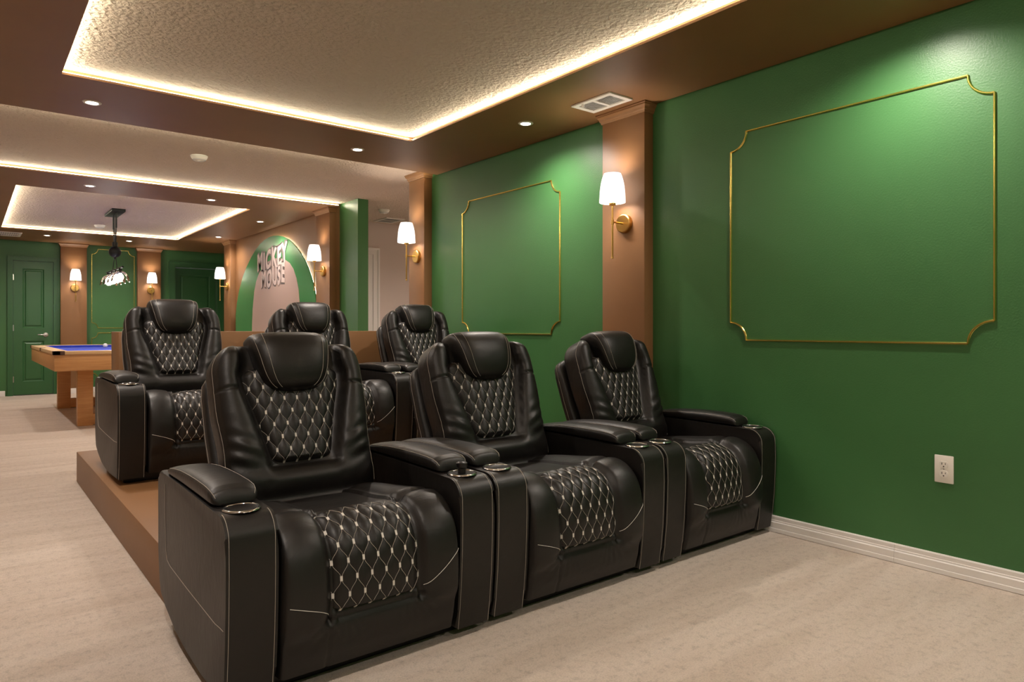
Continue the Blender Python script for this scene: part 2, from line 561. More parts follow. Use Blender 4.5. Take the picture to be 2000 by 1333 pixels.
# ------------------------------------------------------------------ gold wall frames
def gold_frame(y_near, y_far, z0, z1, r, label, wall='right', x0=None, x1=None, group=None, full=True):
    """frame of half-round moulding with concave corners"""
    if wall == 'right':
        e = empty('gold_frame', (XW, (y_near + y_far) / 2, (z0 + z1) / 2), -math.pi / 2)
        W = y_far - y_near
    else:
        e = empty('gold_frame', ((x0 + x1) / 2, YF, (z0 + z1) / 2), 0)
        W = x1 - x0
    H = z1 - z0
    w, h = W / 2, H / 2
    def mould(name, pts):
        # moulding profile: half round, 12 mm wide, 9 mm proud; pts are (x,z) on the wall
        V, F = [], []
        n = len(pts)
        prof = [(-0.0052, 0.0), (-0.0052, 0.0035), (-0.0030, 0.006), (-0.0018, 0.009), (0.0018, 0.009), (0.0030, 0.006), (0.0052, 0.0035), (0.0052, 0.0)]
        k = len(prof)
        for i, (x, z) in enumerate(pts):
            a = pts[max(i - 1, 0)]
            b = pts[min(i + 1, n - 1)]
            tx, tz = b[0] - a[0], b[1] - a[1]
            l = math.hypot(tx, tz)
            nx, nz = -tz / l, tx / l
            for (u, d) in prof:
                V.append((x + nx * u, -d, z + nz * u))
        for i in range(n - 1):
            for j in range(k - 1):
                F.append((i * k + j, i * k + j + 1, (i + 1) * k + j + 1, (i + 1) * k + j))
        F.append(tuple(range(k)))
        F.append(tuple((n - 1) * k + j for j in range(k))[::-1])
        o_ = mesh_obj(name, V, F, M['gold'], e, True, 35)
        return o_
    mould('rail', [(-w + r, h), (w - r, h)])
    mould('rail', [(-w + r, -h), (w - r, -h)])
    mould('rail', [(-w, -h + r), (-w, h - r)])
    mould('rail', [(w, -h + r), (w, h - r)])
    for sx in (-1, 1):
        for sz in (-1, 1):
            pts = []
            for k in range(13):
                a = math.pi / 2 * k / 12
                # concave quarter circle around the outer corner
                pts.append((sx * (w - r * math.cos(a)), sz * (h - r * math.sin(a))))
            mould('corner', pts)
    tag(e, label, 'wall moulding', group)
    return e

gold_frame(0.945, 2.147, 0.966, 2.06, 0.093, 'large gold moulding frame on the green wall nearest the camera', group='gold frames on the green walls')
gold_frame(3.496, 4.682, 0.985, 2.06, 0.09, 'gold moulding frame on the green wall between two brown pilasters', group='gold frames on the green walls')
gold_frame(0, 0, 1.03, 2.30, 0.085, 'upper gold moulding frame on the far green wall', 'far', 1.575, 2.18, group='gold frames on the green walls')
gold_frame(0, 0, 0.22, 0.95, 0.085, 'lower gold moulding frame on the far wall behind the pool table', 'far', 1.575, 2.18, group='gold frames on the green walls')

# ------------------------------------------------------------------ sconces
def sconce(x, y, face, label):
    """local: outwards is -x"""
    e = empty('wall_sconce', (x, y, 1.66), 0 if face == '-x' else math.pi / 2)
    lathe('backplate', [(0.0, 0.026), (0.050, 0.026), (0.056, 0.022), (0.057, 0.016), (0.057, 0.0), (0.0, 0.0)], M['brass'], e, 40, axis='-x', sharp=30)
    tubes('arm', [[(-0.02, 0, 0), (-0.112, 0, 0)]], 0.0055, M['brass'], e, 12)
    V, F = merge([tube_data([(-0.112, 0, -0.213), (-0.112, 0, 0.11)], 0.006, 12), lathe_data([(0, -0.218), (0.008, -0.216), (0.008, -0.208), (0.006, -0.205)], 12, (-0.112, 0, 0)),
                  lathe_data([(0.006, -0.014), (0.009, -0.012), (0.009, 0.012), (0.006, 0.014)], 12, (-0.112, 0, 0))])
    mesh_obj('rod', V, F, M['brass'], e, True)
    lathe('socket', [(0.0, 0.098), (0.020, 0.100), (0.022, 0.112), (0.016, 0.118), (0.014, 0.150), (0.0, 0.152)], M['brass'], e, 20, (-0.112, 0, 0))
    prof = []
    for k in range(13):
        t = k / 12
        prof.append((0.0775 - 0.006 * t - 0.021 * t ** 3.2, 0.116 + 0.172 * t))
    inner = [(r - 0.0025, z) for r, z in reversed(prof)]
    lathe('lamp_shade', prof + inner + [prof[0]], M['shade'], e, 40, (-0.112, 0, 0), sharp=70)
    bz = 0.19
    V, F = lathe_data([(0.0, bz - 0.03), (0.014, bz - 0.026), (0.022, bz - 0.005), (0.022, bz + 0.008), (0.013, bz + 0.026), (0.0, bz + 0.03)], 16, (-0.112, 0, 0))
    mesh_obj('bulb', V, F, M['bulb'], e, True, 80)
    light('sconce_light', 'POINT', (-0.112, 0, bz + 0.045), P_SCONCE, (1.0, 0.88, 0.76), e, shadow_soft_size=0.015)
    light('sconce_light', 'POINT', (-0.112, 0, bz - 0.045), P_SCONCE * 0.55, (1.0, 0.88, 0.76), e, shadow_soft_size=0.015)
    return tag(e, label, 'wall lamp', 'brass sconces on the pilasters')

sconce(XW - 0.078, 2.83, '-x', 'brass wall sconce on the pilaster nearest the camera')
sconce(XW - 0.08, 5.27, '-x', 'brass wall sconce on the pilaster at the hall corner')
sconce(XW - 0.08, 7.30, '-x', 'brass wall sconce on the pilaster right of the arched mural')
sconce(XW - 0.08, 10.90, '-x', 'brass wall sconce on the pilaster left of the arched mural')
sconce(1.335, YF - 0.09, '-y', 'brass wall sconce on the far pilaster beside the green door with lever')
sconce(2.41, YF - 0.09, '-y', 'brass wall sconce on the far pilaster beside the recessed doorway')

# ------------------------------------------------------------------ downlights, vents, detectors
def downlight(x, y, label, z=ZS, power=1.0):
    e = empty('downlight', (x, y, z))
    lathe('trim_ring', [(0.030, -0.001), (0.034, -0.005), (0.046, -0.004), (0.050, -0.0005), (0.050, 0.0)], M['white'], e, 32)
    lathe('lens', [(0.0, -0.003), (0.031, -0.003), (0.031, 0.0)], M['lens'], e, 32)
    light('downlight_spot', 'SPOT', (0, 0, -0.012), P_DOWN * power, (1.0, 0.88, 0.78), e, spot_size=math.radians(156), spot_blend=0.85, shadow_soft_size=0.03)
    return tag(e, label, 'ceiling light', 'round downlights in the brown ceiling frames')

DL = [(0.58, 4.71, 'round downlight in the near brown frame, left of its rear side'),
      (2.28, 4.72, 'round downlight in the near brown frame by its rear right corner'),
      (2.845, 3.44, 'round downlight beside the white ceiling vent near the right wall'),
      (2.86, 1.20, 'round downlight above the large gold frame at the top edge'),
      (0.03, 3.44, 'round downlight in the left side of the near brown frame'),
      (0.03, 1.20, 'round downlight on the left above the camera'),
      (0.58, -0.85, 'unseen fill downlight added behind the camera on the left'),  # out of view, added to fill the near room with light
      (2.28, -0.85, 'unseen fill downlight added behind the camera on the right'),  # second added fill lamp, also out of view
      (0.902, 7.48, 'round downlight at the front left of the far brown frame'),
      (1.99, 7.52, 'round downlight at the front right of the far brown frame'),
      (2.875, 8.68, 'round downlight in front of the arched mural, nearer one'),
      (2.88, 10.52, 'round downlight in front of the arched mural, farther one'),
      (0.907, 11.87, 'round downlight above the far green door'),
      (1.946, 11.86, 'round downlight above the far gold frames'),
      (0.02, 8.70, 'round downlight in the left side of the far brown frame'),
      (0.02, 10.5, 'round downlight in the far left corner')]
for x, y, lb in DL:
    downlight(x, y, lb, power=0.65 if y > 6 else 1.0)
o = downlight(4.5, 6.2, 'round downlight in the hall ceiling', ZC, 1.45)

def vent(x0, x1, y0, y1, z, label, lever=False, dark=False):
    e = empty('ceiling_vent', ((x0 + x1) / 2, (y0 + y1) / 2, z))
    w, h = (x1 - x0) / 2, (y1 - y0) / 2
    b = 0.03
    mw = M['white_plastic']
    boxes('frame', [(-w, w, -h, -h + b, -0.010, -0.0005), (-w, w, h - b, h, -0.010, -0.0005), (-w, -w + b, -h + b, h - b, -0.010, -0.0005), (w - b, w, -h + b, h - b, -0.010, -0.0005),
                    (-w + b, w - b, -0.011, 0.011, -0.010, -0.0005)], mw, e)
    box('backing', -w + b, w - b, -h + b, h - b, -0.002, -0.0005, M['ventdark'], e)
    n = 10
    for sgn in (-1, 1):
        ya, yb = (0.011, h - b) if sgn > 0 else (-h + b, -0.011)
        for k in range(n):
            xx = -w + b + (2 * w - 2 * b) * (k + 0.5) / n
            V = [(xx - 0.0055, ya, -0.010), (xx + 0.0035, ya, -0.0045), (xx + 0.0045, ya, -0.0030), (xx - 0.0045, ya, -0.0085)]
            V += [(a, yb, c) for a, _, c in V]
            mesh_obj('slat', V, [(0, 1, 2, 3), (7, 6, 5, 4), (0, 4, 5, 1), (1, 5, 6, 2), (2, 6, 7, 3), (3, 7, 4, 0)], mw, e)
    if lever:
        box('lever', -w + 0.012, -w + 0.022, h - 0.09, h - 0.075, -0.028, -0.009, mw, e, 0.002)
    return tag(e, label, 'vent')

vent(2.83, 3.02, 2.68, 2.995, ZS, 'white slatted ceiling vent beside the near pilaster', True)
vent(0.30, 0.61, 11.75, 12.25, ZS, 'white slatted ceiling vent above the far green door')
vent(4.07, 4.33, 7.62, 7.98, ZC, 'white slatted ceiling vent in the hall')

def detector(x, y, label):
    e = empty('smoke_detector', (x, y, ZC))
    lathe('body', [(0.0, -0.040), (0.036, -0.040), (0.046, -0.034), (0.058, -0.020), (0.060, -0.012), (0.064, -0.010), (0.064, 0.0)], M['white_plastic'], e, 36)
    lathe('grille', [(0.044, -0.036), (0.047, -0.0375), (0.050, -0.033)], M['ventdark'], e, 36)
    lathe('button', [(0.0, -0.044), (0.012, -0.044), (0.014, -0.040)], M['white'], e, 20)
    return tag(e, label, 'smoke detector', 'white smoke detectors on the ceilings')

detector(1.45, 5.83, 'white smoke detector on the middle ceiling strip')
detector(1.39, 10.58, 'white smoke detector inside the far ceiling tray')
detector(3.79, 7.16, 'white smoke detector on the hall ceiling')

# ------------------------------------------------------------------ wall outlet
e = empty('wall_outlet', (XW, 1.125, 0.44), -math.pi / 2)
box('plate', -0.036, 0.036, -0.006, -0.0005, -0.0575, 0.0575, M['white_plastic'], e, 0.003)
for s in (-1, 1):
    V, F = [], []
    pr = []
    for k in range(28):
        a = 2 * math.pi * k / 28
        pr.append((0.0165 * math.cos(a), max(-0.0135, min(0.0135, 0.0175 * math.sin(a))) + s * 0.0195))
    V = [(x, -0.006, z) for x, z in pr] + [(x * 0.96, -0.0085, (z - s * 0.0195) * 0.96 + s * 0.0195) for x, z in pr]
    F = [(k, (k + 1) % 28, 28 + (k + 1) % 28, 28 + k) for k in range(28)] + [tuple(range(28, 56))]
    r_ = mesh_obj('receptacle', V, F, M['white_plastic'], e)
    zc = s * 0.0195
    for xx, hh in ((-0.0065, 0.0045), (0.0065, 0.0035)):
        box('slot', xx - 0.0011, xx + 0.0011, -0.0091, -0.0084, zc + 0.0035 - hh, zc + 0.0035 + hh, M['slot'], r_)
    V = [(0.0027 * math.cos(2 * math.pi * k / 12), d, zc - 0.0075 + 0.0027 * math.sin(2 * math.pi * k / 12)) for d in (-0.0091, -0.0084) for k in range(12)]
    mesh_obj('ground_hole', V, [(k, (k + 1) % 12, 12 + (k + 1) % 12, 12 + k) for k in range(12)] + [tuple(range(12))], M['slot'], r_)
lathe_v, lathe_f = lathe_data([(0, 0.0075), (0.002, 0.0072), (0.003, 0.006)], 12, axis='-x')
mesh_obj('screw', [(-y, x, z) for x, y, z in lathe_v], lathe_f, M['steel'], e, True)
tag(e, 'white duplex power outlet low on the green wall', 'outlet')

# ------------------------------------------------------------------ recliner
PQ, QQ = 0.0235, 0.047      # half width / half height of a quilt diamond

def quilt_h(x, l):
    a = (x / PQ + l / QQ) / 2
    b = (x / PQ - l / QQ) / 2
    return (np.abs(np.sin(np.pi * a)) * np.abs(np.sin(np.pi * b))) ** 0.45

def quilt_threads(surf, inside, l0, l1, W):
    """surf(x,l,lift)->point ; nodes where x/P + l/Q is even"""
    marks, threads = [], []
    nx = int(W / PQ) + 2
    j0, j1 = int(l0 / QQ) - 1, int(l1 / QQ) + 2
    for j in range(j0, j1):
        for i in range(-nx, nx + 1):
            if (i + j) % 2:
                continue
            x, l = i * PQ, j * QQ
            if inside(x, l, 0.003):
                hw, hl = 0.0034, 0.0072
                c = [surf(x - hw, l - hl, 0.0016), surf(x + hw, l - hl, 0.0016), surf(x + hw, l + hl, 0.0016), surf(x - hw, l + hl, 0.0016)]
                d = [surf(x - hw, l - hl, -0.002), surf(x + hw, l - hl, -0.002), surf(x + hw, l + hl, -0.002), surf(x - hw, l + hl, -0.002)]
                marks.append((c + d, [(0, 1, 2, 3), (0, 4, 5, 1), (1, 5, 6, 2), (2, 6, 7, 3), (3, 7, 4, 0)]))
            for s in (-1, 1):
                pts = []
                for k in range(8):
                    t = k / 7
                    # slightly bowed stitch lines like the net in the leather
                    xx = x + s * PQ * (t + 0.10 * math.sin(2 * math.pi * t) * -1)
                    ll = l + QQ * t
                    if inside(xx, ll, 0.0):
                        pts.append(surf(xx, ll, 0.0006))
                if len(pts) > 1:
                    threads.append(tube_data(pts, 0.0007, 4))
    return merge(marks), merge(threads)

def make_chair():
    root = empty('recliner_chair')
    LE = M['leather']
    HW, AI = 0.4375, 0.299         # half width, inner face of arm
    # ---- base
    boxes('base', [(-0.40, 0.40, 0.09, 0.62, 0.0, 0.07)], M['dark'], root, 0.01)
    # ---- seat: profile path from the rear over the front roll down to the foot panel
    ctrl = np.array([(0.70, 0.385), (0.60, 0.400), (0.50, 0.416), (0.38, 0.432), (0.26, 0.448), (0.17, 0.462), (0.105, 0.458), (0.055, 0.432), (0.022, 0.388), (0.006, 0.33), (0.0, 0.27), (0.002, 0.20), (0.010, 0.12), (0.026, 0.05)])
    def cr(p, n):
        out = []
        P = np.vstack([2 * p[0] - p[1], p, 2 * p[-1] - p[-2]])
        for i in range(1, len(P) - 2):
            for t in np.linspace(0, 1, n, endpoint=False):
                a, b, c, d = P[i - 1], P[i], P[i + 1], P[i + 2]
                out.append(0.5 * ((2 * b) + (-a + c) * t + (2 * a - 5 * b + 4 * c - d) * t * t + (-a + 3 * b - 3 * c + d) * t ** 3))
        out.append(P[-2])
        return np.array(out)
    path = cr(ctrl, 12)
    sl = np.concatenate([[0], np.cumsum(np.linalg.norm(np.diff(path, axis=0), axis=1))])
    LT = sl[-1]
    def at(l):
        y = np.interp(l, sl, path[:, 0])
        z = np.interp(l, sl, path[:, 1])
        e_ = 0.006
        dy = np.interp(l + e_, sl, path[:, 0]) - np.interp(l - e_, sl, path[:, 0])
        dz = np.interp(l + e_, sl, path[:, 1]) - np.interp(l - e_, sl, path[:, 1])
        n = np.hypot(dy, dz) + 1e-9
        return y, z, dz / n, -dy / n      # point and outward normal (y,z)
    # arc positions of the quilt panel
    lq0 = float(np.interp(-0.150, -path[:60, 0], sl[:60])) if False else float(sl[np.argmin(np.abs(path[:, 0] - 0.150) + (path[:, 1] < 0.40) * 9)])
    lq1 = float(sl[np.argmin(np.abs(path[:, 1] - 0.207) + (path[:, 0] > 0.1) * 9)])
    XP = 0.152
    def seat_D(x, l):
        a = np.abs(x)
        D = np.zeros_like(a)
        top = smooth(0.02, 0.10, l) * (1 - smooth(lq1 + 0.0, lq1 + 0.07, l))
        b = np.clip((a - XP) / (0.297 - XP), 0, 1)
        D = D + top * 0.026 * np.sin(np.pi * np.clip(b * 0.80 + 0.08, 0, 1)) ** 0.7 * (a > XP - 0.02)
        # groove beside the quilt
        D = D - 0.012 * np.exp(-((a - XP) / 0.010) ** 2) * (l > lq0 - 0.05) * (l < lq1 + 0.02)
        # groove across the side pads, a little behind the quilt
        D = D - 0.020 * np.exp(-((l - (lq0 - 0.015)) / 0.016) ** 2) * smooth(XP - 0.01, XP + 0.03, a)
        D = D - 0.013 * np.exp(-((l - (lq0 - 0.008)) / 0.012) ** 2) * (a <= XP + 0.02)
        # rear pad swells
        D = D + 0.012 * np.exp(-((l - lq0 * 0.45) / 0.13) ** 2) * (1 - (a / 0.30) ** 2)
        # under the quilt the body lies lower
        inq = (1 - smooth(XP - 0.012, XP + 0.002, a)) * smooth(lq0 - 0.01, lq0 + 0.02, l) * (1 - smooth(lq1 - 0.01, lq1 + 0.004, l))
        D = D - 0.016 * inq
        # foot panel: shallow crease below the quilt, slight swell
        D = D - 0.010 * np.exp(-((l - (lq1 + 0.012)) / 0.012) ** 2) * (1 - smooth(XP, XP + 0.06, a))
        D = D + 0.008 * np.exp(-((l - (lq1 + 0.085)) / 0.05) ** 2) * (1 - (a / 0.3) ** 4)
        D = D - 0.004 * np.exp(-((x + XP) / 0.004) ** 2) * (l > lq1)
        # radiating puckers under the corners of the quilt
        D = D + 0.0022 * np.sin((np.arctan2(l - lq1 + 0.02, a - XP + 0.05)) * 22) * np.exp(-(((a - XP) / 0.08) ** 2 + ((l - lq1 - 0.03) / 0.05) ** 2))
        # rounded sides
        D = D - 0.045 * smooth(0.272, 0.299, a) ** 2
        return D
    def seat_pt(x, l, lift=0.0):
        y, z, ny, nz = at(l)
        D = float(seat_D(np.array(x), np.array(l))) + lift
        return (x, y + ny * D, z + nz * D)
    xs = np.concatenate([np.linspace(-0.297, 0.297, 95)])
    ls = np.linspace(0, LT, 130)
    X, L = np.meshgrid(xs, ls)
    y, z, ny, nz = at(L)
    D = seat_D(X, L)
    V = np.stack([X, y + ny * D, z + nz * D], -1).reshape(-1, 3)
    seat = mesh_obj('seat', V, grid_faces(len(xs), len(ls)), LE, root, True, 80)
    # seam threads on the seat front
    lines = []
    for s, (za, zb, xe) in ((-1, (0.21, 0.262, 0.272)), (1, (0.225, 0.315, 0.278))):
        pts = []
        for k in range(17):
            t = k / 16
            x = s * (XP + 0.004 + (xe - XP) * t)
            zz = za + (zb - za) * (t ** 0.6 if s < 0 else t ** 1.05)
            l = float(np.interp(-zz, -path[80:, 1], sl[80:]))
            pts.append(seat_pt(x, l, 0.0012))
        lines.append(pts)
    seams(lines, 0.0009, M['thread'], seat)
    # quilted panel on the seat
    def sq_in(x, l, mg):
        a = abs(x)
        if l < lq0 + mg or l > lq1 - mg or a > XP - 0.004 - mg:
            return False
        # rounded lower corners
        r = 0.03
        if l > lq1 - r and a > XP - 0.004 - r:
            return math.hypot(l - (lq1 - r), a - (XP - 0.004 - r)) < r - mg
        return True
    def sq_D(x, l):
        a = np.abs(x) / (XP - 0.002)
        e_ = (1 - np.clip(a, 0, 1) ** 10) * smooth(lq0 - 0.004, lq0 + 0.016, l) * (1 - smooth(lq1 - 0.018, lq1 + 0.002, l))
        pil = 0.010 * (1 - a ** 2)
        return -0.014 + e_ * (0.014 + pil + 0.0052 * quilt_h(x, l))
    def sq_pt(x, l, lift=0.0):
        y, z, ny, nz = at(l)
        D = float(sq_D(np.array(x), np.array(l))) + lift
        return (x, float(y + ny * D), float(z + nz * D))
    xs = np.linspace(-XP + 0.002, XP - 0.002, 90)
    ls = np.linspace(lq0 - 0.004, lq1 + 0.002, 110)
    X, L = np.meshgrid(xs, ls)
    # squeeze rows to round the lower corners
    rr = 0.03
    sc = np.where(L > lq1 - rr, (XP - rr + np.sqrt(np.maximum(rr ** 2 - (L - (lq1 - rr)) ** 2, 0.0))) / XP, 1.0)
    Xs = X * sc
    y, z, ny, nz = at(L)
    D = sq_D(Xs, L) - (1 - (1 - (np.abs(X) / XP) ** 12)) * 0.012
    V = np.stack([Xs, y + ny * D, z + nz * D], -1).reshape(-1, 3)
    sq = mesh_obj('seat_quilt', V, grid_faces(len(xs), len(ls)), LE, root, True, 80)
    mk, th = quilt_threads(sq_pt, sq_in, lq0, lq1, XP)
    mesh_obj('quilt_marks', *mk, M['thread'], sq)['kind'] = 'stuff'
    mesh_obj('quilt_thread', *th, M['thread_dim'], sq, True)['kind'] = 'stuff'

    # ---- backrest frame of reference
    TH = math.radians(21)
    O = np.array([0, 0.565, 0.40])
    U = np.array([0, math.sin(TH), math.cos(TH)])
    N = np.array([0, -math.cos(TH), math.sin(TH)])
    def P(x, l, d):
        return (float(x), float(O[1] + l * U[1] + d * N[1]), float(O[2] + l * U[2] + d * N[2]))
    LB = 0.60
    def halfw(l):
        return 0.274 + 0.013 * smooth(0.20, 0.36, l)
    PWl = [0.130, 0.17, 0.23, 0.32, 0.42, 0.47, 0.52]
    PWw = [0.114, 0.124, 0.138, 0.160, 0.189, 0.194, 0.180]
    def pw(l):
        return np.interp(l, PWl, PWw)
    lb0, lb1 = 0.138, 0.505
    def relief(x, l):
        a = np.abs(x)
        w = pw(l) + 0.0
        hw = halfw(l)
        b = np.clip((a - w) / (hw - w), 0, 1)
        mid = smooth(0.06, 0.20, l)
        D = mid * 0.040 * np.sin(np.pi * np.clip(0.10 + 0.80 * b, 0, 1)) ** 0.8 * smooth(w - 0.01, w + 0.02, a)
        # lumbar roll under the quilt
        D = D + 0.030 * np.exp(-((l - 0.080) / 0.045) ** 2) * (1 - 0.5 * (a / 0.28) ** 2)
        D = D - 0.010 * np.exp(-((l - 0.02) / 0.02) ** 2)
        # quilt recess
        inq = (1 - smooth(w - 0.02, w + 0.004, a)) * smooth(lb0 - 0.02, lb0 + 0.02, l)
        D = D - 0.020 * inq
        # groove around the quilt
        D = D - 0.012 * np.exp(-((a - w - 0.004) / 0.010) ** 2) * smooth(lb0 - 0.03, lb0 + 0.02, l)
        D = D - 0.014 * np.exp(-((l - lb0 + 0.006) / 0.011) ** 2) * (1 - smooth(w, w + 0.03, a))
        # horizontal seam in the wings
        sm = 0.425 - 0.10 * (a - 0.2)
        D = D - 0.0075 * np.exp(-((l - sm) / 0.0045) ** 2) * smooth(w + 0.005, w + 0.02, a)
        # folds where wings meet the lumbar roll
        D = D + 0.0035 * np.sin((l * 1.25 - a * 0.55) * 95) * np.exp(-(((l - 0.19) / 0.075) ** 2 + ((a - 0.225) / 0.06) ** 2))
        # vertical seams of the lumbar roll
        D = D - 0.004 * np.exp(-((a - 0.115 - (0.16 - l) * 0.25) / 0.0035) ** 2) * (1 - smooth(lb0 - 0.03, lb0, l)) * smooth(-0.02, 0.02, l)
        return D
    rings = []
    Tf, Tb, n = 0.045, 0.105, 4.2
    K = 132
    lv = list(np.linspace(-0.08, LB - 0.085, 92)) + [LB - 0.085 + 0.085 * math.sin(math.radians(a)) for a in np.linspace(3, 90, 26)]
    front_edges = {k: [] for k in ('l', 'r')}
    for l in lv:
        R1, R2 = 0.115, 0.055
        hw = float(halfw(l))
        t1 = max(0.0, l - (LB - R1))
        w = hw - R1 + math.sqrt(max(R1 * R1 - t1 * t1, 0))
        if t1 > 0:
            w = max(w, 0.02)
        t2 = max(0.0, l - (LB - R2))
        ins = R2 - math.sqrt(max(R2 * R2 - t2 * t2, 0))
        tf, tb = Tf - ins * 0.8, Tb - ins * 0.8
        if l < 0.0:
            w -= 0.02 * (-l / 0.08)
        ring = []
        for k in range(K):
            an = 2 * math.pi * k / K
            c, s = math.cos(an), math.sin(an)
            x = w * math.copysign(abs(c) ** (2 / n), c)
            if s >= 0:
                d = tf * abs(s) ** (2 / n)
                fade = max(0.0, 1 - ins / R2) * min(1.0, abs(s) * 2.2)
                d += float(relief(np.array(x), np.array(l))) * fade
            else:
                d = -tb * abs(s) ** (2 / n)
            ring.append(P(x, l, d))
        rings.append(ring)
    V, F = loft(rings)
    back = mesh_obj('backrest', V, F, LE, root, True, 80)
    k0 = 5
    line_r = [tuple(np.array(r[k0]) + N * 0.0012 + np.array([0.0012, 0, 0])) for r in rings[18:-3]]
    line_l = [tuple(np.array(r[K // 2 - k0]) + N * 0.0012 - np.array([0.0012, 0, 0])) for r in rings[18:-3]]
    seams([line_l, line_r], 0.0009, M['thread_dim'], back)
    # quilted back panel
    def bq_in(x, l, mg):
        a = abs(x)
        w = float(pw(l)) - 0.004
        if l < lb0 + mg or l > lb1 - mg or a > w - mg:
            return False
        r = 0.04
        w0 = float(pw(lb0 + r)) - 0.004
        if l < lb0 + r and a > w0 - r:
            return math.hypot(l - (lb0 + r), a - (w0 - r)) < r - mg
        # wide V at the top
        if l > 0.462 + (a - 0.13) * 0.0 and a > 0.10:
            return math.hypot((l - 0.462) / 0.036, (a - 0.155) / 0.032) < 1 or a < 0.155
        return True
    def bq_D(x, l, u):
        e_ = (1 - np.clip(np.abs(u), 0, 1) ** 8) * smooth(lb0 - 0.004, lb0 + 0.02, l) * (1 - smooth(lb1 - 0.02, lb1 + 0.002, l))
        return Tf - 0.028 + e_ * (0.026 + 0.014 * (1 - u ** 2) + 0.0055 * quilt_h(x, l))
    def bq_pt(x, l, lift=0.0):
        u = x / (float(pw(l)) - 0.002)
        return P(x, l, float(bq_D(np.array(x), np.array(l), np.array(u))) + lift)
    us = np.linspace(-1, 1, 100)
    ls = np.linspace(lb0 - 0.004, lb1 + 0.002, 100)
    Us, L = np.meshgrid(us, ls)
    rr = 0.04
    W = pw(L) - 0.002
    tcl = np.clip((lb0 + rr) - L, 0, rr)
    W = W - (rr - np.sqrt(np.maximum(rr ** 2 - tcl ** 2, 0)))
    tct = np.clip(L - (lb1 - rr), 0, rr)
    W = W - (rr - np.sqrt(np.maximum(rr ** 2 - tct ** 2, 0)))
    X = Us * W
    D = bq_D(X, L, Us)
    V = [P(x, l, d) for x, l, d in zip(X.ravel(), L.ravel(), D.ravel())]
    bq = mesh_obj('back_quilt', V, grid_faces(len(us), len(ls)), LE, root, True, 80)
    mk, th = quilt_threads(bq_pt, bq_in, lb0, lb1, 0.18)
    mesh_obj('quilt_marks', *mk, M['thread'], bq)['kind'] = 'stuff'
    mesh_obj('quilt_thread', *th, M['thread_dim'], bq, True)['kind'] = 'stuff'
    # ---- headrest pillow
    hl = [0.398, 0.402, 0.412, 0.430, 0.455, 0.485, 0.52, 0.555, 0.585, 0.607, 0.625, 0.636, 0.641]
    hwv = [0.030, 0.062, 0.088, 0.108, 0.122, 0.131, 0.138, 0.145, 0.150, 0.150, 0.146, 0.135, 0.115]
    hf = [0.058, 0.078, 0.092, 0.104, 0.113, 0.119, 0.122, 0.120, 0.113, 0.099, 0.078, 0.054, 0.030]
    hb = [0.030, 0.020, 0.010, 0.0, -0.01, -0.02, -0.03, -0.04, -0.05, -0.062, -0.072, -0.066, -0.045]
    rings = []
    K2 = 72
    lv = np.concatenate([np.linspace(0.398, 0.43, 9), np.linspace(0.437, 0.60, 22), np.linspace(0.604, 0.641, 12)])
    for l in lv:
        w = float(np.interp(l, hl, hwv)); f = float(np.interp(l, hl, hf)); b = float(np.interp(l, hl, hb))
        c0, hh = (f + b) / 2, (f - b) / 2
        ring = []
        for k in range(K2):
            an = 2 * math.pi * k / K2
            c, s = math.cos(an), math.sin(an)
            x = w * math.copysign(abs(c) ** (2 / 3.6), c)
            d = c0 + hh * math.copysign(abs(s) ** (2 / 3.6), s)
            if s > 0:
                d += 0.006 * (1 - (x / w) ** 2)
            ring.append(P(x, l, d))
        rings.append(ring)
    # smooth the ring positions a little along the length
    A = np.array(rings)
    for _ in range(3):
        A[1:-1] = (A[:-2] + 2 * A[1:-1] + A[2:]) / 4
    rings = [[tuple(p) for p in r] for r in A]
    V, F = loft(rings)
    head = mesh_obj('headrest', V, F, LE, root, True, 70)
    lines = []
    for k in (6, 11, K2 // 2 - 6, K2 // 2 - 11):
        sg = 1 if k < K2 // 4 else -1
        lines.append([tuple(np.array(r[k]) + N * 0.0010 + np.array([sg * 0.0008, 0, 0])) for r in rings[3:-2]])
    seams(lines, 0.0008, M['thread_dim'], head)
    # ---- outer back shell
    rings = []
    for l, ins in ((-0.16, 0.02), (-0.15, 0.006), (-0.12, 0.0), (0.10, 0.0), (0.30, 0.0), (0.44, 0.0), (0.49, 0.004), (0.515, 0.014), (0.53, 0.03), (0.535, 0.045)):
        w = (0.274 if l < 0.2 else 0.283) - ins * 1.6
        ring = []
        for k in range(48):
            an = 2 * math.pi * k / 48
            c, s = math.cos(an), math.sin(an)
            ring.append(P(w * math.copysign(abs(c) ** (2 / 5), c), l, -0.135 + (0.045 - ins * 0.5) * math.copysign(abs(s) ** (2 / 5), s)))
        rings.append(ring)
    V, F = loft(rings)
    shell = mesh_obj('back_shell', V, F, LE, root, True, 60)
    seams([[tuple(np.array(r[k]) + np.array([sg * 0.0012, 0, 0])) for r in rings[2:-2]] for k, sg in ((0, 1), (24, -1))], 0.0009, M['thread_dim'], shell)

    # ---- arms
    def arc(cx, cz, r, a0, a1, n):
        return [(cx + r * math.cos(math.radians(a0 + (a1 - a0) * k / n)), cz + r * math.sin(math.radians(a0 + (a1 - a0) * k / n))) for k in range(n + 1)]
    zt = 0.527
    prof = [(0.028, 0.032), (0.018, 0.10), (0.008, 0.20), (0.003, 0.30), (0.001, 0.38), (0.002, 0.43)]
    prof += arc(0.070, zt - 0.068, 0.068, 172, 92, 9)
    prof += [(0.14, zt + 0.001), (0.25, zt + 0.003), (0.45, zt + 0.006), (0.70, zt + 0.006)]
    prof += arc(0.775, zt - 0.024, 0.03, 85, 0, 5)
    prof += [(0.806, 0.40), (0.804, 0.25), (0.798, 0.15)]
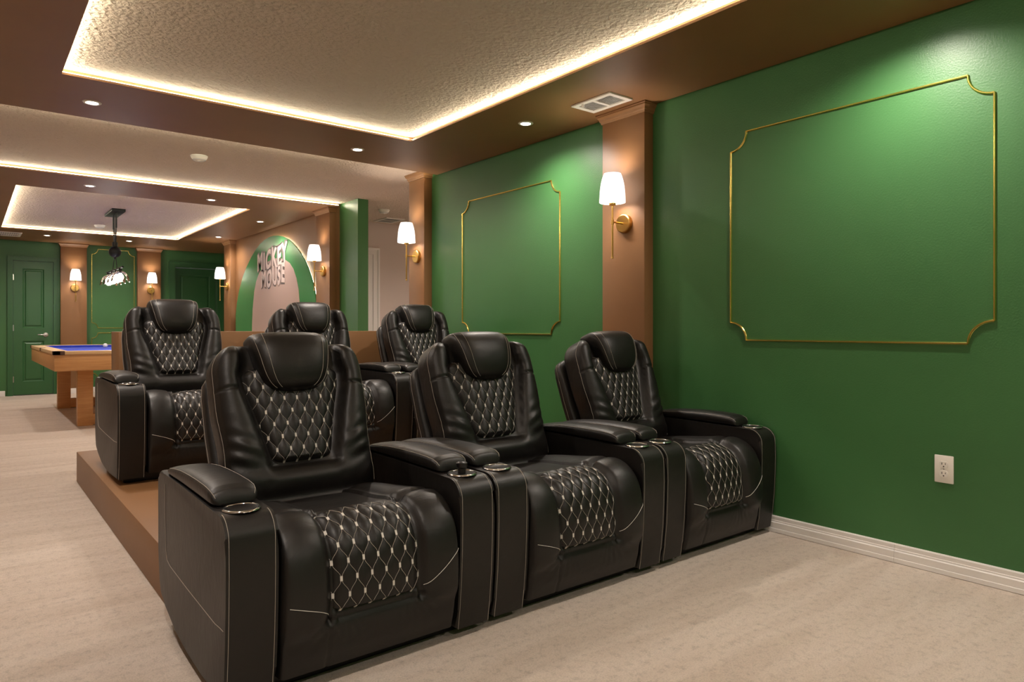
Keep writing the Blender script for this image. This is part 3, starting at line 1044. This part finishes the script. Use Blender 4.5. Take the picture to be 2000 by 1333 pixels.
    prof += [(0.775, 0.105), (0.70, 0.075), (0.55, 0.050), (0.40, 0.036), (0.25, 0.032)]
    for side in (-1, 1):
        xo, xi = side * HW, side * AI
        xa, xb = min(xo, xi), max(xo, xi)
        bm = bmesh.new()
        va = [bm.verts.new((xa, y, z)) for y, z in prof]
        vb = [bm.verts.new((xb, y, z)) for y, z in prof]
        fa = bm.faces.new(va)
        fb = bm.faces.new(vb[::-1])
        n = len(prof)
        for k in range(n):
            bm.faces.new((va[k], vb[k], vb[(k + 1) % n], va[(k + 1) % n]))
        es = list(fa.edges) + list(fb.edges)
        bmesh.ops.bevel(bm, geom=es, offset=0.014, segments=4, profile=0.5, affect='EDGES')
        arm = bm_obj('arm', bm, LE, root, True, 35)
        # piping threads along the front strip
        lines = []
        for xx in (xa + 0.0085, xb - 0.0085):
            pts = []
            seq = prof[:16]
            for i, (y, z) in enumerate(seq):
                p0 = seq[max(i - 1, 0)]
                p1 = seq[min(i + 1, len(seq) - 1)]
                ty, tz = p1[0] - p0[0], p1[1] - p0[1]
                q = math.hypot(ty, tz)
                pts.append((xx, y - tz / q * -0.0 + (-tz / q) * -0.0006 - 0.0004, z + 0.0006 * ty / q))
            lines.append([p for p in pts if p[1] < 0.165])
        # contour stitch on the outer side
        ox = xo + side * 0.0008
        lines.append([(ox, 0.70, 0.50), (ox, 0.694, 0.38), (ox, 0.685, 0.28), (ox, 0.665, 0.250), (ox, 0.62, 0.241), (ox, 0.40, 0.233), (ox, 0.20, 0.229), (ox, 0.10, 0.227), (ox, 0.055, 0.231), (ox, 0.022, 0.232)])
        # armrest pad
        rings = []
        pc = (xa + xb) / 2
        pv = [(0.150, 0.008, 0.62), (0.153, 0.022, 0.86), (0.162, 0.036, 0.95), (0.185, 0.045, 1.0), (0.23, 0.049, 1.0), (0.32, 0.050, 1.0), (0.42, 0.048, 1.0), (0.52, 0.043, 1.0), (0.61, 0.034, 1.0), (0.67, 0.025, 0.98), (0.695, 0.017, 0.92), (0.70, 0.010, 0.75)]
        ppy = np.array([p[0] for p in pv]); pph = np.array([p[1] for p in pv]); ppw = np.array([p[2] for p in pv])
        for y in np.concatenate([np.linspace(0.150, 0.19, 10), np.linspace(0.20, 0.66, 24), np.linspace(0.668, 0.70, 8)]):
            h = float(np.interp(y, ppy, pph)); w = 0.0675 * float(np.interp(y, ppy, ppw))
            z0 = zt + 0.0035 + 0.003 * min(1, max(0, (y - 0.15) / 0.4))
            ring = []
            for k in range(40):
                an = 2 * math.pi * k / 40
                c, s = math.cos(an), math.sin(an)
                xx = w * math.copysign(abs(c) ** (2 / 4.0), c)
                zz = z0 + h * 0.5 + h * 0.5 * math.copysign(abs(s) ** (2 / 3.6), s)
                if s > 0:
                    zz += 0.008 * (1 - (xx / w) ** 2) * min(1, h / 0.05)
                ring.append((pc + xx, y, zz))
            rings.append(ring)
        V, F = loft(rings)
        mesh_obj('armrest_pad', V, F, LE, arm, True, 60)
        for k in (4, 16):
            sg = 1 if k < 10 else -1
            ln = [(r[k][0] + sg * 0.0008, r[k][1] - 0.0004, r[k][2] + 0.0008) for r in rings[1:-6]]
            lines.append(ln)
        seams(lines, 0.0009, M['thread_dim'], arm)
        # cup holder: chrome rim and black well
        cz = zt + 0.0015
        lathe('cup_rim', [(0.0430, 0.001), (0.0440, 0.0045), (0.0465, 0.0058), (0.0500, 0.0045), (0.0515, 0.0005)], M['chrome'], arm, 40, (pc, 0.096, cz), sharp=60)
        lathe('cup_well', [(0.0, 0.0012), (0.036, 0.0012), (0.0435, 0.0035)], M['dark'], arm, 40, (pc, 0.096, cz), sharp=60)
    return root

proto = make_chair()
spots = [(0.966, 1.862, 0.0, 1.0, 'black quilted recliner in the front row nearest the camera', 'recliners in the front row'),
         (1.865, 1.868, 0.0, 1.02, 'black quilted recliner in the middle of the front row', 'recliners in the front row'),
         (2.752, 1.872, 0.0, 0.975, 'black quilted recliner in the front row beside the green wall', 'recliners in the front row'),
         (1.040, 4.07, 0.20, 0.970, 'black quilted recliner at the left end of the platform row', 'recliners on the platform'),
         (1.915, 4.00, 0.20, 0.970, 'black quilted recliner in the middle of the platform row', 'recliners on the platform'),
         (2.762, 3.96, 0.20, 0.955, 'black quilted recliner on the platform beside the right wall', 'recliners on the platform')]
for i, (x, y, z, sx, lb, g) in enumerate(spots):
    c = proto if i == 0 else copy_tree(proto)
    c.location = (x, y, z)
    c.scale = (sx, 1, 1)
    tag(c, lb, 'recliner', g)

# black plug standing in the right cup holder of the nearest recliner
o = lathe('cup_plug', [(0.0, 0.0), (0.014, 0.0), (0.014, 0.018), (0.019, 0.022), (0.020, 0.036), (0.014, 0.040), (0.0, 0.041)], M['dark'], None, 24)
o.location = (0.966 + 0.36825, 1.862 + 0.096, 0.527 + 0.0030)
tag(o, 'small black plug standing in the nearest recliner\'s right cup holder', 'plug')

# ------------------------------------------------------------------ pool table
e = empty('pool_table', (1.40, 9.5, 0))
w, h = 0.73, 1.5
def slab(name, lst, material, parent=e, bev=0.003):
    return boxes(name, lst, material, parent, bev)
slab('cabinet', [(-w, w, -h, -h + 0.04, 0.605, 0.765), (-w, w, h - 0.04, h, 0.605, 0.765), (-w, -w + 0.04, -h + 0.04, h - 0.04, 0.605, 0.765), (w - 0.04, w, -h + 0.04, h - 0.04, 0.605, 0.765),
                 (-w + 0.04, w - 0.04, -h + 0.04, h - 0.04, 0.605, 0.74)], M['oak'])
for (a, b, c_, d_) in ((-w - 0.008, w + 0.008, -h - 0.008, -h + 0.12), (-w - 0.008, w + 0.008, h - 0.12, h + 0.008)):
    slab('rail', [(a + 0.09, b - 0.09, c_, d_, 0.766, 0.802)], M['rail'])
for s in (-1, 1):
    for a, b in ((-h + 0.09, -0.06), (0.06, h - 0.09)):
        x0, x1 = sorted((s * (w + 0.008), s * (w - 0.12)))
        slab('rail', [(x0, x1, a, b, 0.766, 0.802)], M['rail'])
slab('bed', [(-w + 0.06, w - 0.06, -h + 0.06, h - 0.06, 0.741, 0.772)], M['felt'], e, 0.0)
cu = [(-w + 0.18, w - 0.18, -h + 0.12, -h + 0.165, 0.772, 0.797), (-w + 0.18, w - 0.18, h - 0.165, h - 0.12, 0.772, 0.797)]
for s in (-1, 1):
    x0, x1 = sorted((s * (w - 0.12), s * (w - 0.165)))
    cu += [(x0, x1, -h + 0.18, -0.07, 0.772, 0.797), (x0, x1, 0.07, h - 0.18, 0.772, 0.797)]
for c_ in cu:
    slab('cushion', [c_], M['felt'], e, 0.006)
for sx in (-1, 1):
    for sy in (-1, 0, 1):
        if sy:
            # L-shaped corner casting
            x0, x1 = sorted((sx * (w + 0.012), sx * (w - 0.085)))
            y0, y1 = sorted((sy * (h + 0.012), sy * (h - 0.05)))
            y2, y3 = sorted((sy * (h + 0.012), sy * (h - 0.085)))
            x2, x3 = sorted((sx * (w + 0.012), sx * (w - 0.05)))
            slab('pocket', [(x0, x1, y0, y1, 0.764, 0.804), (x2, x3, y2, y3, 0.7645, 0.8035)], M['pocket'])
        else:
            x0, x1 = sorted((sx * (w + 0.012), sx * (w - 0.04)))
            slab('pocket', [(x0, x1, -0.058, 0.058, 0.764, 0.804)], M['pocket'])
for s in (-1, 1):
    yc = s * 1.0 - 0.0
    slab('leg', [(-0.49, -0.35, yc - 0.06, yc + 0.06, 0.0, 0.605), (0.35, 0.49, yc - 0.06, yc + 0.06, 0.0, 0.605), (-0.35, 0.35, yc - 0.06, yc + 0.06, 0.008, 0.12)], M['oak'])
tag(e, 'light oak pool table with blue felt and framed legs', 'pool table')
bm = bmesh.new()
bmesh.ops.create_uvsphere(bm, u_segments=20, v_segments=12, radius=0.0285)
o = bm_obj('cue_ball', bm, M['white_plastic'], None, True)
o.location = (1.43, 10.4, 0.772 + 0.0285)
tag(o, 'white ball resting on the blue pool table felt', 'ball')

# ------------------------------------------------------------------ pendant over the pool table
e = empty('pendant_light', (1.37, 9.25, ZC))
box('ceiling_plate', -0.07, 0.07, -0.27, 0.27, -0.03, 0, M['iron'], e, 0.004)
for y in (-0.09, 0.09):
    tubes('rod', [[(0, y, -0.03), (0, y, -0.20)]], 0.011, M['iron'], e, 10)
for y in (-0.13, -0.045, 0.045, 0.13):
    tubes('cable', [[(0, y, -0.03), (0, y * 0.5, -0.42)]], 0.0045, M['iron'], e, 6)
tubes('yoke', [[(0, 0, -0.36), (0, 0, -0.44)]], 0.03, M['iron'], e, 12)
V, F = [], []
bm = bmesh.new()
bmesh.ops.create_uvsphere(bm, u_segments=28, v_segments=18, radius=0.066)
pu = bm_obj('counterweight_ball', bm, M['iron'], e, True)
pu.location = (0, 0, -0.475)
lathe('finial', [(0.0, -0.56), (0.012, -0.55), (0.016, -0.538), (0.010, -0.53)], M['iron'], e, 16)
for y in (-0.14, 0.14):
    tubes('cable', [[(0, y * 0.35, -0.53), (0, y, -0.675)]], 0.0045, M['iron'], e, 6)
tubes('bar', [[(0, -0.52, -0.685), (0, 0.58, -0.685)]], 0.011, M['iron'], e, 10)
for y in (-0.36, -0.09, 0.18, 0.45):
    tubes('socket', [[(0, y, -0.685), (0, y, -0.745)]], 0.017, M['iron'], e, 12)
    b_ = lathe('bulb', [(0.0, -0.832), (0.018, -0.828), (0.032, -0.808), (0.035, -0.79), (0.028, -0.768), (0.014, -0.752), (0.012, -0.745)], M['bulb'], e, 20, (0, y, 0), sharp=80)
    lathe('glass_shade', [(0.030, -0.725), (0.055, -0.74), (0.085, -0.785), (0.098, -0.845), (0.0955, -0.845), (0.083, -0.787), (0.054, -0.743), (0.030, -0.728)], M['glass'], e, 28, (0, y, 0), sharp=60)
    light('pendant_bulb_light', 'POINT', (0, y, -0.86), 2.5, (1.0, 0.92, 0.82), e, shadow_soft_size=0.03)
tag(e, 'black iron pulley pendant with glass shades over the pool table', 'pendant light')

# ------------------------------------------------------------------ arched mural panel
outl = [(10.66, 0.30), (10.66, 1.22), (10.60, 1.40), (10.50, 1.58), (10.33, 1.77), (10.15, 1.91), (9.95, 2.03), (9.75, 2.125), (9.56, 2.19), (9.38, 2.228), (9.20, 2.245), (9.03, 2.245),
        (8.87, 2.23), (8.70, 2.20), (8.51, 2.145), (8.38, 2.09), (8.25, 2.025), (8.11, 1.94), (7.98, 1.845), (7.87, 1.74), (7.78, 1.63), (7.69, 1.49), (7.64, 1.36), (7.62, 1.22), (7.62, 0.30)]
def plate(name, pts, x0, x1, material, parent):
    n = len(pts)
    V = [(x0, y, z) for y, z in pts] + [(x1, y, z) for y, z in pts]
    F = [tuple(range(n)), tuple(range(2 * n - 1, n - 1, -1))] + [(k, (k + 1) % n, n + (k + 1) % n, n + k) for k in range(n)]
    bm = bmesh.new()
    vs = [bm.verts.new(p) for p in V]
    for f in F:
        bm.faces.new([vs[i] for i in f])
    return bm_obj(name, bm, material, parent)
YM = 9.14
e = empty('arched_mural', (XW, YM, 0.30))
rel = lambda pts: [(y - YM, z - 0.30) for y, z in pts]
plate('panel', rel(outl), -0.034, -0.020, M['arch_green'], e)
plate('spacer', [(y * 0.93, z * 0.97 + 0.01) for y, z in rel(outl)], -0.020, -0.002, M['white'], e)
inn = [(9.90, 0.34), (9.90, 1.05), (9.87, 1.30), (9.80, 1.55), (9.72, 1.68), (9.60, 1.79), (9.44, 1.87), (9.24, 1.92), (9.02, 1.945), (8.80, 1.93), (8.62, 1.90), (8.46, 1.845), (8.33, 1.76), (8.23, 1.64), (8.16, 1.50), (8.12, 1.30), (8.10, 1.05), (8.10, 0.34)]
plate('inner_field', rel(inn), -0.0365, -0.0338, M['arch_pink'], e)
tubes('led_edge', [[(-0.014, y * 0.990, z - 0.012) for y, z in rel(outl)[1:-1]]], 0.006, M['led_arch'], e, 8)
def word(name, body, yl, yr, zl, zr, hgt):
    """lettering read from the room: left end at yl, right end at yr; base line rises from zl to zr"""
    for nm, off, xx, mt, ex in (('letter_outline', 0.030, -0.0375, M['letter_dark'], 0.0006), ('letter_face', 0.012, -0.0388, M['letter'], 0.0006)):
        cu_ = bpy.data.curves.new(nm, 'FONT')
        cu_.body = body
        cu_.size = 1.0
        cu_.extrude = ex / 0.3
        cu_.offset = off / 0.3
        cu_.space_character = 1.16
        tmp = bpy.data.objects.new(nm, cu_)
        COL.objects.link(tmp)
        dg = bpy.context.evaluated_depsgraph_get()
        me = bpy.data.meshes.new_from_object(tmp.evaluated_get(dg))
        bpy.data.objects.remove(tmp)
        cos = np.array([v_.co[:] for v_ in me.vertices])
        x0, x1 = cos[:, 0].min(), cos[:, 0].max()
        for v_ in me.vertices:
            t = (v_.co.x - x0) / (x1 - x0)
            yy = yl + (yr - yl) * t
            wave = 0.018 * math.sin(t * 5 * math.pi)
            zz = zl + (zr - zl) * t + wave + v_.co.y / 0.70 * hgt * (0.94 + 0.16 * t)
            v_.co = (xx - (v_.co.z * 0.3), yy - YM, zz - 0.30)
        me.materials.clear()
        me.materials.append(mt)
        link(bpy.data.objects.new(name if nm == 'letter_face' else name + '_outline', me), e)
word('upper_lettering', 'MICKEY', 9.66, 8.52, 1.82, 1.865, 0.225)
word('lower_lettering', 'MOUSE', 9.50, 8.62, 1.585, 1.62, 0.215)
tag(e, 'green arched wall panel with lit edge, pale centre and lettering', 'mural')
